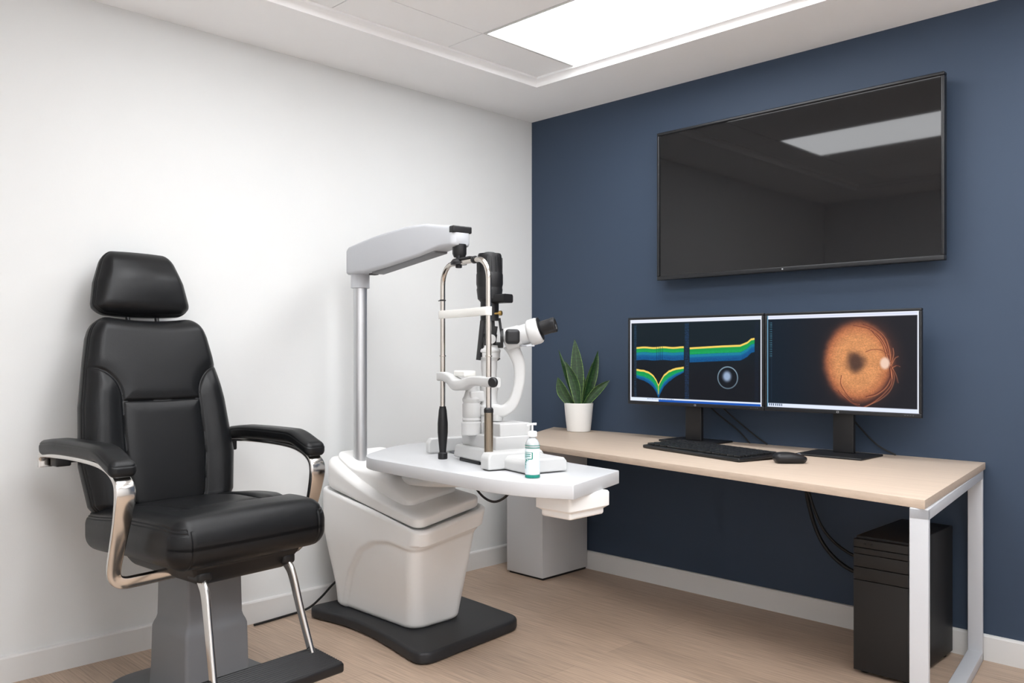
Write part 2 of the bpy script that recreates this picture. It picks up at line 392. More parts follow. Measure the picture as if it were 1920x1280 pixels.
def scan(u,v):
    C=np.zeros(u.shape+(3,)); C[...]=np.array((13,17,24))/255
    C=paint(C,1-sm(v,.2,.75),(9,26,34))
    nz=blobnoise(u,v,180,3); nv_=blobnoise(u*0+.5,u,90,4)
    def bands(C,mask,y,g,b,yt=.022):
        m=mask
        C=paint(C,m*bnd(v,y+yt+g,y+yt+g+b,.004),(4,92,146)); C=paint(C,m*bnd(v,y+yt+g,y+yt+g+b*.35,.01)*(.45+.4*nz),(18,138,160))
        C=paint(C,m*bnd(v,y+yt+g+b*.6,y+yt+g+b,.02)*.45*nz*1.6,(2,50,110))
        C=paint(C,m*bnd(v,y+yt*.6,y+yt+g,.003),(12,150,74)); C=paint(C,m*bnd(v,y+yt+g*.5,y+yt+g,.01)*nz*.6,(20,175,110))
        return paint(C,m*bnd(v,y,y+yt,.003),(246,208,96))
    mA=bnd(u,.052,.437,.001); yA=.335+.004*np.sin(u*40)
    C=bands(C,mA,yA,.045,.095)
    for x in (.222,.240,.252,.268): C=paint(C,mA*bnd(v,.33,.5,.004)*np.exp(-((u-x)/.0018)**2)*.65,(6,30,48))
    xs=[.48,.6,.72,.85,.90,.925,.95]; yB=np.interp(u,xs,[.345,.335,.325,.318,.285,.25,.243])
    C=bands(C,bnd(u,.482,.948,.001),yB,.062-.02*sm(u,.85,.95),.092)
    xs=[.05,.12,.16,.195,.22,.236,.252,.28,.32,.37,.44]; yV=np.interp(u,xs,[.605,.62,.64,.68,.735,.795,.745,.67,.62,.588,.57])+.004*(nv_-.5)
    thick=np.interp(u,[.05,.15,.236,.33,.44],[.075,.10,.115,.09,.035])
    C=bands(C,mA,yV,thick*.62,thick*.55,.024)
    C=paint(C,bnd(v,.79,.91,.01)*np.exp(-((u-.236)/.003)**2),(236,190,80))
    # text columns
    dots=(np.sin(v*430)>.1)*(blobnoise(u,v,220,8)>.45)
    for a,b,c in ((.036,.046,(40,84,120)),(.050,.056,(40,70,100)),(.444,.476,(30,66,110)),(.95,.975,(18,30,52))):
        C=paint(C,bnd(u,a,b,.001)*bnd(v,.06,.95,.002)*(.35+.65*dots)*.75,c)
    rr=np.hypot((u-.762)/.070,(v-.69)/.122); C=paint(C,np.exp(-((rr-1)/.05)**2)*(.55+.45*np.clip(.7-(v-.69)*3,0,1)),(150,178,196))
    q=np.hypot((u-.757)/.040,(v-.675)/.078); C=paint(C,1-sm(q,.35,1.1),(148,168,196))
    # window borders
    C=paint(C,1-sm(v,.040,.046),(236,240,252)); C=paint(C,bnd(v,.016,.026,.003)*.35,(180,188,220)); C=paint(C,sm(v,.953,.958),(226,236,252))
    C=paint(C,sm(v,.972,.976)*sm(u,.235,.24),(22,84,178)); C=paint(C,bnd(v,.962,.972,.002)*bnd(u,.14,.36,.002)*(np.sin(u*700)>0)*.7,(40,70,120))
    C=paint(C,1-sm(u,.009,.012),(236,240,252)); C=paint(C,sm(u,.988,.991),(236,240,252))
    return C
def fundus(u,v):
    C=np.zeros(u.shape+(3,)); C[...]=np.array((24,24,30))/255; C=paint(C,1-sm(u,.02,.5),(4,22,36))
    A=1.62 # aspect
    x=(u-.622)*A; y=(v-.50); r=np.hypot(x/.355,y/.41); th=np.arctan2(y,x)
    n1=blobnoise(u,v,160,11); n2=blobnoise(u,v,28,12); n3=blobnoise(u,v,9,13)
    body=1-sm(r+.05*(n2-.5),.82,1.12)
    halo=(1-sm(r,.9,1.5))*sm(x,-.1,.5)*.30; C=paint(C,halo,(120,66,48)); C=paint(C,(1-sm(r,.9,1.3))*.35,(90,48,38))
    base=np.zeros_like(C); t=np.clip(r,0,1)[...,None]
    base[...]=np.array((208,142,92))/255; base=base*(1-sm(t,.55,1.02))+np.array((172,100,66))/255*sm(t,.55,1.02)
    base=base*(.86+.22*n1[...,None]+.08*n2[...,None]); C=C*(1-body[...,None])+base*body[...,None]
    q=np.hypot((u-.612)*A/.135,(v-.505)/.15); C=paint(C,(1-sm(q+.15*(n2-.5),.25,1.05))*.88,(66,46,40))
    def vessel(C,pts,w,k=.8,hi=True):
        P=[(p.x,p.y) for p in catmull([Vector((a*A,b,0)) for a,b in pts],7)]
        d=segdist(u*A,v,P); d2=segdist(u*A-.010,v-.004,P)
        if hi: C=paint(C,np.exp(-(d2/(w*1.1))**2)*.6*(1-sm(r,1.0,1.5)),(236,150,104))
        return paint(C,np.exp(-(d/w)**2)*k,(78,34,28))
    vs=[([(.70,.17),(.76,.25),(.80,.36),(.82,.50),(.83,.62),(.80,.74),(.74,.82),(.68,.85)],.006),
        ([(.66,.12),(.73,.17),(.79,.26),(.815,.38),(.825,.50)],.006),([(.72,.20),(.775,.31),(.80,.43),(.822,.55),(.835,.66)],.004),
        ([(.83,.54),(.845,.66),(.82,.78),(.76,.87),(.70,.92),(.64,.97)],.006),([(.825,.56),(.83,.70),(.79,.80),(.72,.90),(.66,.955)],.005),
        ([(.50,.80),(.55,.88),(.60,.93),(.65,.96)],.005),([(.46,.78),(.52,.84),(.58,.91),(.63,.93)],.004),
        ([(.52,.64),(.515,.72),(.54,.80),(.57,.86),(.59,.88)],.004),([(.675,.40),(.72,.375),(.77,.38),(.81,.42)],.003),
        ([(.83,.52),(.85,.46),(.87,.44)],.004),([(.83,.50),(.842,.42),(.838,.36)],.004),([(.835,.55),(.86,.53),(.88,.54)],.004),
        ([(.835,.56),(.855,.62),(.87,.70)],.005),([(.60,.13),(.66,.15),(.70,.17)],.004)]
    for p,w in vs: C=vessel(C,p,w)
    q=np.hypot((u-.795)*A/.055,(v-.512)/.068); C=paint(C,(1-sm(q,.55,1.15))*.95,(238,206,186))
    C=paint(C,1-sm(v,.038,.045),(234,238,252)); C=paint(C,bnd(v,.016,.026,.003)*.4,(170,178,214)); C=paint(C,sm(v,.955,.96),(226,234,252))
    C=paint(C,sm(u,.986,.99),(234,238,252)); C=paint(C,1-sm(u,.006,.009),(120,170,200))
    dots=(np.sin(v*260)>-.2)*(np.sin(u*1500)>-.3)
    C=paint(C,bnd(u,.020,.036,.001)*bnd(v,.075,.46,.003)*dots*.8,(70,120,140)); C=paint(C,bnd(u,.031,.034,.001)*bnd(v,.46,.93,.003)*.5,(50,74,100))
    C=paint(C,bnd(v,.962,.985,.002)*bnd(u,.012,.11,.002)*(np.sin(u*420)>0)*.85,(10,30,60))
    return C
def monitor(name,label,cx,y,zc,w,h,fn,base_c,base_s):
    t=thing('computer_monitor',label,'monitor',(cx,y,DZ)); zc-=DZ
    frame(w,h,.011,.018,.017,.003,y=.0).build('bezel',M['bez'],t).location=(0,0,zc)
    w2,h2=w-.020,h-.026
    P,F,c=picture(w2,h2,fn)
    s=MB().add(P,F).build('screen',M['screen'],t,smooth=False); s.location=(0,-.003,zc+.003)
    a=s.data.color_attributes.new('picture','FLOAT_COLOR','POINT'); a.data.foreach_set('color',np.concatenate([c,np.ones((len(c),1))],1).ravel().astype(np.float32))
    V,F=rbox(w-.02,.022,h-.02,.008,m=2,c=(0,.015,zc)); MB().add(V,F).build('back_cover',M['plasb'],t)
    bx,by=base_c[0]-cx,base_c[1]-y
    V,F=rbox(.085,.022,zc+.05-.008,.004,m=2,c=(bx,.036,(zc+.05+.008)/2)); MB().add(V,F).build('stand_pole',M['plasb'],t)
    V,F=rbox(base_s[0],base_s[1],.008,.003,m=2,c=(bx,by,.004)); MB().add(V,F).build('stand_base',M['plasb'],t)
    lg=MB()
    for dx,dz,sx,sz in ((0,.003,.010,.0016),(0,-.003,.010,.0016),(-.0045,0,.0016,.007),(.0035,.0,.0016,.004)):
        V,F=rbox(sx,.001,sz,.0003,m=1,c=(dx,-.0093,dz)); lg.add(V,F)
    lg.build('badge',M['logo'],t).location=(.02 if cx<1.5 else 0,0,zc-h/2+.0085)
    bt=MB()
    for k in range(4):
        V,F=rbox(.005,.001,.0016,.0004,m=1,c=(w/2-.03-k*.010,-.0093,0)); bt.add(V,F)
    bt.build('buttons',M['gunm'],t).location=(0,0,zc-h/2+.0085)
    return t
monitor('m','left monitor on the desk showing green and blue layered scan bands',1.1775,-.17,1.113,.723,.418,scan,(1.165,-.125),(.28,.19))
monitor('m','right monitor on the desk showing an orange retina photograph',1.8635,-.17,1.113,.643,.415,fundus,(1.87,-.185),(.27,.21))
# ------------------------------------------------------------------ keyboard and mouse
kb=thing('keyboard','black keyboard lying on the desk in front of the left monitor','keyboard',(1.455,-.475,DZ),R(-15.4))
KW,KD=.575,.235
def kf(P,N): P=P.copy(); P[:,2]+= (P[:,1]+KD/2)/KD*.006; return P
V,F=rbox(KW,KD,.014,.005,m=3,c=(0,0,.008),fn=kf); MB().add(V,F).build('case',M['keyc'],kb)
nk=0; k0=None
for r_ in range(6):
    y=-.088+r_*.034; cells=[1]*16
    if r_==0: cells=[1.3,1,1.3,5.2,1.3,1,1.3,1,1,1]
    if r_==1: cells=[2]+[1]*12+[2]
    tot=sum(cells); x=-KW/2+.012; u_=(KW-.024)/tot
    for c_ in cells:
        w=c_*u_-.004
        V,F=rbox(w,.027,.009,.0025,m=1,c=(x+c_*u_/2,y,.0185+(y+KD/2)/KD*.006)); MB().add(V,F).build('key',M['keyc'],kb); x+=c_*u_; nk+=1
mp_=at(1481,861,3.19)
ms=thing('computer_mouse','black computer mouse on the desk beside the keyboard','mouse',(mp_.x,mp_.y,DZ),R(44))
def mf(P,N):
    P=P.copy(); x=P[:,0]/.062; P[:,1]*=1-.22*np.clip(x,0,1)**2+.04*np.cos(x*3); up_=P[:,2]>-.01
    P[:,2]=np.where(up_,(P[:,2]+.01)*(1-.38*np.clip(x+.2,0,1)**1.6-.10*np.clip(-x,0,1)**2)-.01,P[:,2]); return P
V,F=rbox(.120,.070,.040,.019,n=(14,8,2),m=5,fn=mf,c=(0,0,.020)); MB().add(V,F).build('shell',M['plasb'],ms,angle=80)
V,F=lathe([(.002,-.0035),(.009,-.003),(.009,.003),(.002,.0035)],16,(.034,0,.0285),(0,1,0)); MB().add(V,F).build('scroll_wheel',M['gunm'],ms)
# ------------------------------------------------------------------ computer tower
pc=thing('computer_tower','black computer tower standing on the floor under the right end of the desk','computer tower',(2.152,-.258,0))
V,F=rbox(.19,.43,.478,.003,m=2,c=(0,.012,.253)); MB().add(V,F).build('case',M['pc'],pc)
fp=MB(); zz=.014
for h in (.325,.046,.046,.022,.03):
    V,F=rbox(.19,.024,h-.0012,.002,m=2,c=(0,-.215,zz+h/2)); fp.add(V,F); zz+=h+.0005
fp.build('front_panel',M['pc'],pc)
for dx in (-.055,-.03): V,F=lathe([(.004,0),(.004,.002),(.002,.003)],12,(dx,-.227,.469),(0,-1,0)); MB().add(V,F).build('port',M['plasb'],pc)
for dx,dy in ((-.07,-.18),(.07,-.18),(-.07,.18),(.07,.18)):
    V,F=lathe([(.016,0),(.018,.004),(.016,.015)],16,(dx,dy,0)); MB().add(V,F).build('foot',M['plasb'],pc)
# ------------------------------------------------------------------ cables
def cable(name,pts,r,label,k=8):
    V,F=sweep(catmull(pts,k),circ(r,8),up=(.3,.2,1)); return tag(MB().add(V,F).build(name,M['cable'],None,angle=80),label,'cable')
cable('monitor_cable',[(1.21,-.125,.93),(1.25,-.05,.86),(1.32,-.02,.80),(1.385,-.018,.742)],.0035,'thin black cable hanging behind the left monitor, the one nearer its stand')
cable('monitor_cable',[(1.25,-.125,.95),(1.31,-.045,.86),(1.40,-.02,.785),(1.47,-.018,.742)],.0035,'thin black cable hanging behind the left monitor, the one farther right')
cable('monitor_cable',[(1.86,-.12,.93),(1.90,-.04,.84),(1.96,-.02,.775),(2.03,-.018,.742)],.0035,'thin black cable curving down behind the right monitor')
cable('computer_cable',[(1.69,-.10,.714),(1.70,-.10,.58),(1.76,-.09,.42),(1.86,-.08,.335),(1.98,-.06,.31),(2.06,-.045,.31)],.006,'upper black cable curving under the desk to the computer tower')
cable('computer_cable',[(1.68,-.08,.714),(1.685,-.08,.55),(1.74,-.07,.37),(1.84,-.06,.27),(1.97,-.04,.235),(2.06,-.03,.235)],.008,'lower and thicker black cable curving under the desk to the computer tower')
# ------------------------------------------------------------------ potted plant
px_,py_=.44,-.105
pl=thing('potted_plant','snake plant in a white round pot on the left end of the desk','potted plant',(px_,py_,DZ))
prof=[(.001,0),(.058,0),(.062,.004),(.070,.075),(.0765,.146),(.0765,.148),(.074,.150),(.0715,.147),(.068,.128),(.0005,.128)]
V,F=lathe(prof,40); MB().add(V,F).build('pot',M['potw'],pl,angle=35)
V,F=lathe([(.0005,.120),(.066,.120),(.066,.134),(.03,.138),(.0005,.136)],32); MB().add(V,F).build('soil',M['soil'],pl)
def leaf(base,tip,w,bend,face,thick=.0025,curl=.25):
    b=Vector(base); t=Vector(tip); n=26; V=[]; U=[]
    ax=(t-b); side=ax.cross(Vector(face)).normalized(); fn=side.cross(ax).normalized()
    bd=Vector(bend)
    for s_ in (1,-1):
        for i in range(n+1):
            q=i/n; c=b+ax*q+bd*math.sin(q*math.pi)*.5
            ww=w*(.55+.45*math.sin(min(q/.55,1)*math.pi/2))*max(1e-4,(1-max(0,(q-.45)/.55)**1.9))
            for j in range(-6,7):
                a=j/6; p=c+side*ww*.5*a+fn*(ww*curl*(a*a)*.5)+fn*s_*thick*(1-.75*a*a)*max(.1,1-q*.8)
                V.append(p); U.append((abs(a),q,0))
    m=13; F=grid_faces(n+1,m); o=(n+1)*m; F2=[tuple(i+o for i in f[::-1]) for f in grid_faces(n+1,m)]
    F+=F2
    for i in range(n):
        F+=[(i*m,(i+1)*m,o+(i+1)*m,o+i*m),(i*m+m-1,o+i*m+m-1,o+(i+1)*m+m-1,(i+1)*m+m-1)]
    F+=[tuple(list(range(m))+[o+k for k in range(m-1,-1,-1)])]; F+=[tuple([n*m+k for k in range(m)]+[o+n*m+k for k in range(m-1,-1,-1)])]
    ob=MB().add([tuple(v) for v in V],F).build('leaf',M['leaf'],pl,angle=60)
    a_=ob.data.attributes.new('leafuv','FLOAT_VECTOR','POINT'); a_.data.foreach_set('vector',np.array(U,dtype=np.float32).ravel())
sr=RGT; to=-FWD
def LP(dx,dz,dd=0): v=sr*dx+to*dd; return (v.x,v.y,dz)
leaf(LP(-.005,.13,.0),LP(-.022,.485,.0),.070,LP(.010,0,0),tuple(to),curl=.15)
leaf(LP(-.012,.13,.035),LP(-.108,.43,.02),.036,LP(-.012,0,0),tuple(to+sr*.9),curl=.5)
leaf(LP(-.005,.13,.045),LP(-.075,.37,.04),.055,LP(.03,0,.0),tuple(to-sr*.3),curl=.3)
leaf(LP(-.030,.13,.015),LP(-.112,.285,.03),.058,LP(-.03,0,0),tuple(to-sr*.1),curl=.3)
leaf(LP(.022,.13,.0),LP(.10,.425,.01),.056,LP(.010,0,0),tuple(to+sr*.5),curl=.35)
leaf(LP(.018,.13,-.03),LP(.075,.36,-.03),.055,LP(.02,0,0),tuple(to+sr*.3),curl=.25)
leaf(LP(.026,.13,.03),LP(.158,.27,.05),.045,LP(-.008,.02,0),tuple(to+sr*.1+Vector((0,0,.3))),curl=.5)
leaf(LP(.012,.13,-.04),LP(.02,.31,-.05),.055,LP(.01,0,0),tuple(to),curl=.2)
# ------------------------------------------------------------------ instrument stand
st=thing('instrument_stand','white ophthalmic instrument console with swing table, pole and overhead arm on a black base','instrument stand')
bp=smoothpoly([(.09,-1.53),(.42,-1.47),(.93,-1.565),(.87,-.97),(.42,-.93),(.12,-.95)],[.07,.25,.09,.08,.2,.08],6)
V,F=prism(bp,.002,.048,.012,4); MB().add(V,F).build('base_plate',M['blackbase'],st,angle=40)
def rimz(x,y): return .555-.15*(x-.13)+.17*(y+1.45)*np.clip((x-.1)/.7,0,1)
def console():
    nP=160; nT=70; V=[]
    pr=np.array(rrect(1,1,.0001,1))
    V=[]
    t=np.linspace(0,1,nT)
    # perimeter param with rounded corners
    for tt in t:
        x0=.135-.035*sm(tt,0,.75)-.0*tt; x1=.705+.085*tt+.02*sm(tt,.85,.87); y0=-1.425-.045*sm(tt,0,.8); y1=-1.135+.035*tt
        if tt<.04: q=.012*(1-(tt/.04))**2; x0+=q;x1-=q;y0+=q;y1-=q
        w=(x1-x0);h=(y1-y0); poly=np.array(rrect(w,h,.055+.015*(1-tt),9)); 
        # resample evenly
        pl_=np.vstack([poly,poly[:1]]); L=np.concatenate([[0],np.cumsum(np.hypot(*np.diff(pl_,axis=0).T))])
        s=np.linspace(0,L[-1],nP,endpoint=False); X=np.interp(s,L,pl_[:,0]); Y=np.interp(s,L,pl_[:,1])
        cx,cy=(x0+x1)/2,(y0+y1)/2; nx=X/np.hypot(X/w*h,Y)/w*h*1.0; 
        X=X+cx; Y=Y+cy
        # embossed sweep: lower panel slightly sunk
        cur=np.interp(X,[.22,.30,.40,.50,.60,.72,.9],[.02,.38,.63,.76,.82,.83,.85])
        dep=.012*sm(cur-tt,0,.05)*((Y<cy+.02)|(X>cx))
        ex=np.where(np.abs(Y-cy)>h/2-.05,0,np.sign(X-cx)); 
        dirx=(X-cx)/(w/2); diry=(Y-cy)/(h/2); k=6; gx_=np.abs(dirx)**k*np.sign(dirx); gy_=np.abs(diry)**k*np.sign(diry); g=np.hypot(gx_,gy_)+1e-9
        X=X-dep*gx_/g; Y=Y-dep*gy_/g
        Z=.048+tt*(rimz(X,Y)-.048)
        V.append(np.stack([X,Y,Z],1))
    # rolled rim
    top=V[-1]; c=top.mean(0)
    for ins,dz in ((.006,.006),(.014,.009),(.024,.006),(.030,-.004)):
        d=top-c; Ls=np.hypot(d[:,0],d[:,1])[:,None]; p=top-d*np.array([1,1,0])/Ls*ins; p[:,2]=rimz(p[:,0],p[:,1])+dz; V.append(p)
    V=np.concatenate(V); n=nT+4; F=grid_faces(n,nP,False,True)+[tuple(range(nP)),tuple((n-1)*nP+i for i in range(nP))]
    return V,F
V,F=console(); MB().add(V,F).build('console_body',M['bodyw'],st,angle=60)
def lidh(x): return .055+.098*np.clip((.80-x)/.66,0,1)**2.6
def lf(P,N):
    P=P.copy(); x=P[:,0]+.447; y=P[:,1]-1.287; k=(P[:,2]+.5)
    P[:,2]=rimz(x,y)-.002+k*lidh(x)-.035*sm(k,.5,1)*sm(y,-1.30,-1.12)*sm(x,.5,.8)*0
    return P
def lidmesh(x0,x1,y0,y1,zf,r,n=(30,12,4)):
    def f(P,N):
        P=P.copy(); P[:,0]+=(x0+x1)/2; P[:,1]+=(y0+y1)/2; k=np.clip((P[:,2]+.08)/.16,0,1); P[:,2]=zf(P[:,0],P[:,1],k); return P
    return rbox(x1-x0,y1-y0,.16,r,n=n,m=6,fn=f)
V,F=lidmesh(.125,.775,-1.455,-1.115,lambda x,y,k: rimz(x,y)+.0+k*lidh(x),.045); MB().add(V,F).build('console_lid',M['bodyw'],st,angle=60)
V,F=lidmesh(.145,.66,-1.415,-1.135,lambda x,y,k: rimz(x,y)+lidh(x)-.03+k*(.052+.050*sm(x,.25,.45)*(1-sm(x,.5,.7))),.045); MB().add(V,F).build('console_shoulder',M['bodyw'],st,angle=60)
# pole, collar, overhead arm
PX,PY=.225,-1.335
V,F=lathe([(.030,.64),(.030,1.46)],40,(PX,PY,0)); MB().add(V,F).build('pole',M['brush'],st)
V,F=lathe([(.034,1.435),(.041,1.437),(.041,1.497),(.036,1.50)],40,(PX,PY,0)); MB().add(V,F).build('collar',M['steelw'],st)
A0=Vector((PX,PY,0)); A1=Vector((1.000,-1.440,0)); ad=(A1-A0).normalized(); al=(A1-A0).length
armM=Matrix.Translation((PX,PY,0))@Matrix.Rotation(math.atan2(ad.y,ad.x),4,'Z')
xs=np.linspace(-.048,al+.02,60)
V=[]
for x in xs:
    tpz=np.interp(x,[-.048,-.02,.2,.45,.60,.68,al+.02],[1.600,1.618,1.640,1.652,1.646,1.632,1.616]); bt_=np.interp(x,[-.05,.08,.12,.3,.55,.66,.70,al+.02],[1.495,1.495,1.492,1.503,1.524,1.537,1.542,1.540])
    ins=.012*(sm(-x,.036,.048)+sm(x,al+.010,al+.02)); w=.100*(1-.20*sm(x,0,.7))-2*ins; h=tpz-bt_-ins
    for a,b in rrect(w,h,.014,5): V.append((x,a,(tpz+bt_)/2+b))
F=grid_faces(60,24,False,True)+[tuple(range(24)),tuple(59*24+i for i in range(24))]
arm=MB().add(V,F).build('overhead_arm',M['steelw'],st,angle=50,M4=armM)
V,F=rbox(.50,.06,.012,.005,n=(8,1,1),m=3); q=Matrix.Rotation(-math.atan2(.044,.5),3,'Y'); V=V@np.array(q).T+np.array((.41,0,1.513)); MB().add(V,F).build('underside_channel',M['greycol'],arm)
V,F=rbox(.030,.0835,.026,.005,m=3,c=(al+.007,0,1.603)); MB().add(V,F).build('end_cap',M['plasb'],arm)
V,F=rbox(.036,.03,.008,.003,m=2,c=(.125,-.0,1.489)); MB().add(V,F).build('lock_button',M['plasb'],arm)
V,F=lathe([(.012,1.485),(.012,1.50),(.021,1.503),(.026,1.515),(.026,1.55)],24,(al,0,0)); MB().add(V,F).build('swivel_knob',M['plasb'],arm)
# table
tp=smoothpoly([(.60,-1.605),(1.46,-1.658),(1.66,-1.565),(1.556,-1.205),(1.25,-1.16),(.44,-.96),(.33,-1.19)],[.13,.16,.004,.004,.2,.10,.22],8)
V,F=prism(tp,.705,.75,.003,2); tb=MB().add(V,F).build('tabletop',M['tablew'],st,angle=25)
V,F=sweep(catmull([(.50,-1.29,.62),(.75,-1.33,.640),(1.0,-1.38,.672),(1.16,-1.41,.694)],6),rrect(.035,.11,.015,4),up=(0,0,1)); MB().add(V,F).build('swing_arm',M['bodyw'],st,angle=50)
V,F=rbox(.34,.16,.022,.006,m=2,c=(.98,-1.42,.694)); MB().add(V,F).build('table_bracket',M['plasb'],st)
def df(P,N):
    P=P.copy(); k=np.where(P[:,2]<-.012,.84,1.0); P[:,0]*=k; P[:,1]*=k; return P
V,F=rbox(.15,.20,.078,.010,n=(4,4,6),m=3,fn=df,c=(1.545,-1.435,.667)); MB().add(V,F).build('power_box',M['bodyw'],st,rotz=0,angle=35)
V,F=sweep(catmull([(.98,-1.36,.69),(1.02,-1.38,.655),(1.09,-1.40,.625),(1.17,-1.42,.622),(1.24,-1.43,.655),(1.27,-1.43,.70)],8),circ(.0045,8),up=(.2,.3,1)); MB().add(V,F).build('power_lead',M['cable'],st)
V,F=sweep(catmull([(.145,-1.38,.16),(.115,-1.41,.12),(.075,-1.44,.065),(.045,-1.49,.02),(.035,-1.60,.007),(.05,-1.75,.007)],8),circ(.005,8),up=(.2,.3,1)); MB().add(V,F).build('floor_lead',M['cable'],st)
# ------------------------------------------------------------------ slit lamp
SL=Vector((1.056,-1.465,.75)); SR=R(-13.6)
sl=thing('slit_lamp','slit lamp microscope with steel head frame standing on the white swing table','slit lamp',SL,SR)
Minv=(Matrix.Translation(SL)@Matrix.Rotation(SR,4,'Z')).inverted()
def la(px,py,d): return Minv@at(px,py,d)
# head rest frame
hr=.174; zt_=.728
path=[(-hr,0,.16),(-hr,0,.64)]
import itertools
def arch():
    p=[(-hr,0,.004),(-hr,0,.30),(-hr,0,.655)]
    for i in range(1,9): t=math.pi/2*i/8; p.append((-hr+.075*(1-math.cos(t)),0,.655+.075*math.sin(t)))
    p.append((hr-.075,0,.73))
    for i in range(1,9): t=math.pi/2*i/8; p.append((hr-.075+.075*math.sin(t),0,.655+.075*math.cos(t)))
    p+= [(hr,0,.30),(hr,0,.004)]; return p
V,F=sweep(arch(),circ(.0095,14),up=(0,1,0)); hf=MB().add(V,F).build('head_frame',M['steel'],sl,angle=60)
V,F=lathe([(.017,0),(.018,.004),(.018,.022),(.013,.026),(.014,.04),(.0195,.10),(.0195,.135),(.015,.185),(.0125,.195),(.0125,.199)],28,(-hr,0,0)); MB().add(V,F).build('grip_handle',M['plasb'],sl)
V,F=lathe([(.0205,0),(.0205,.018),(.0145,.022),(.0145,.205),(.0125,.212)],28,(hr,0,0)); 
mbb=MB(); V1,F1=lathe([(.0155,.022),(.0155,.2)],28,(hr,0,0)); mbb.add(V1,F1,0)
V2,F2=lathe([(.019,0),(.019,.020),(.0165,.024),(.0165,.026)],28,(hr,0,0)); mbb.add(V2,F2,1); V3,F3=lathe([(.0165,.196),(.0165,.208),(.0125,.213)],28,(hr,0,0)); mbb.add(V3,F3,1)
mbb.build('post_sleeve',[M['bronze'],M['plasb']],sl)
for x,z in ((-hr,.39),(hr,.39),(-hr,.60)):
    V,F=lathe([(.0095,-.003),(.0122,-.002),(.0122,.002),(.0095,.003)],20,(x,0,z)); MB().add(V,F).build('clamp_ring',M['steel'] if z<.5 else M['plasb'],sl)
V,F=sweep([(-hr-.010,0,.60),(-hr-.035,0,.60)],circ(.002,8),up=(0,1,0)); MB().add(V,F).build('fixation_peg',M['plasb'],sl)
# forehead band: flat webbing wrapping both posts, bowed slightly
bp_=catmull([(-hr-.014,.004,.545),(-hr,-.0135,.545),(-.08,-.010,.545),(0,-.006,.545),(.08,-.010,.545),(hr,-.0135,.545),(hr+.014,.004,.545)],6)
V,F=sweep(bp_,rrect(.030,.004,.0015,2),up=(0,0,1)); MB().add(V,F).build('forehead_band',M['webb'],sl)
# chin rest bar with its dipped cup
cpth=[(-hr-.022,0,.312),(-hr+.02,0,.312),(-hr+.07,.0,.302),(-.05,0,.285),(.0,0,.287),(.05,0,.299),(.10,0,.303),(hr,0,.301),(hr+.055,0,.301)]
def cs(t): return (1+.18*math.exp(-((t-.42)/.14)**2),1+.9*math.exp(-((t-.42)/.13)**2))
V,F=sweep(catmull(cpth,8),rrect(.034,.030,.006,3),up=(0,0,1),scale=cs); MB().add(V,F).build('chin_rest',M['plasw'],sl,angle=50)
V,F=rbox(.085,.05,.022,.006,m=3,c=(-.055,.03,.325)); MB().add(V,F).build('chin_pad',M['webb'],sl)
V,F=lathe([(.015,0),(.0175,.003),(.0175,.012),(.014,.016)],24,(hr+.058,-.012,.302),(.45,-.9,.0)); MB().add(V,F).build('height_knob',M['plasb'],sl)
# connector at the arch top under the overhead arm
V,F=lathe([(.010,-.022),(.012,-.020),(.012,-.012),(.030,-.010),(.030,.0),(.022,.010),(.008,.014),(.008,.022)],24,(-.045,0,.7335)); MB().add(V,F).build('arch_clamp',M['plasb'],sl)
V,F=rbox(.13,.022,.008,.003,m=2,c=(-.01,0,.742)); MB().add(V,F).build('arch_plate',M['plasb'],sl)
V,F=lathe([(.012,-.009),(.0135,-.007),(.0135,.007),(.012,.009)],20,(.075,0,.731),(1,0,0)); MB().add(V,F).build('clamp_ring',M['plasb'],sl)
# travelling stage
def stepbox(mb,x0,x1,y0,y1,z0,z1,r=.008,taper=0):
    def f(P,N):
        P=P.copy(); k=(P[:,2]/(z1-z0)+.5); P[:,0]*=1-taper*k; P[:,1]*=1-taper*k; return P
    V,F=rbox(x1-x0,y1-y0,z1-z0,r,m=3,fn=f,c=((x0+x1)/2,(y0+y1)/2,(z0+z1)/2)); mb.add(V,F); return mb
mb=MB(); stepbox(mb,-.150,.150,.030,.235,.010,.058,.009,.06); 
sg=mb.build('stage_base',M['plasw'],sl)
V,F=rbox(.15,.01,.012,.002,m=1,c=(-.02,.034,.006)); MB().add(V,F).build('stage_slot',M['plasb'],sl)
mb=MB(); stepbox(mb,-.118,.128,.055,.215,.050,.105,.005,-.05); mb.build('cross_slide',M['plasw'],sl)
mb=MB(); stepbox(mb,.0,.125,.075,.20,.103,.150,.004,-.04); mb.build('upper_slide',M['plasw'],sl)
# rail housings left and right: covers, with a black inset for the shade of the open cavity
def railcover(x0,x1,y0,y1,h,name='rail_cover'):
    mb=MB()
    w=x1-x0
    poly=[(y0,0),(y0,h*.7),(y0+.012,h),(y1-.012,h),(y1,h*.7),(y1,0)]
    V=[];n=6
    for x in (x0,x1):
        for a,z in poly: V.append((x,a,.004+z))
    mb.add(V,grid_faces(2,6,False,True)+[tuple(range(6))[::-1],tuple(range(6,12))]); o=mb.build(name,M['plasw'],sl,smooth=False)
    mod=o.modifiers.new('b','BEVEL'); mod.width=.006; mod.segments=3; mod.limit_method='ANGLE'; return o
railcover(.215,.36,.035,.20,.046); railcover(.165,.222,-.028,.20,.058,'wheel_cover')
railcover(-.365,-.335,.02,.24,.058,'wheel_cover'); 
V,F=rbox(.20,.015,.045,.004,m=2,c=(-.24,.22,.027)); MB().add(V,F).build('rail_back',M['plasw'],sl)
V,F=rbox(.07,.01,.038,.002,m=1,c=(-.305,.208,.024)); MB().add(V,F).build('rail_shade_inset',M['plasb'],sl)  # solid black block on the rail back, imitates the shade inside a cavity
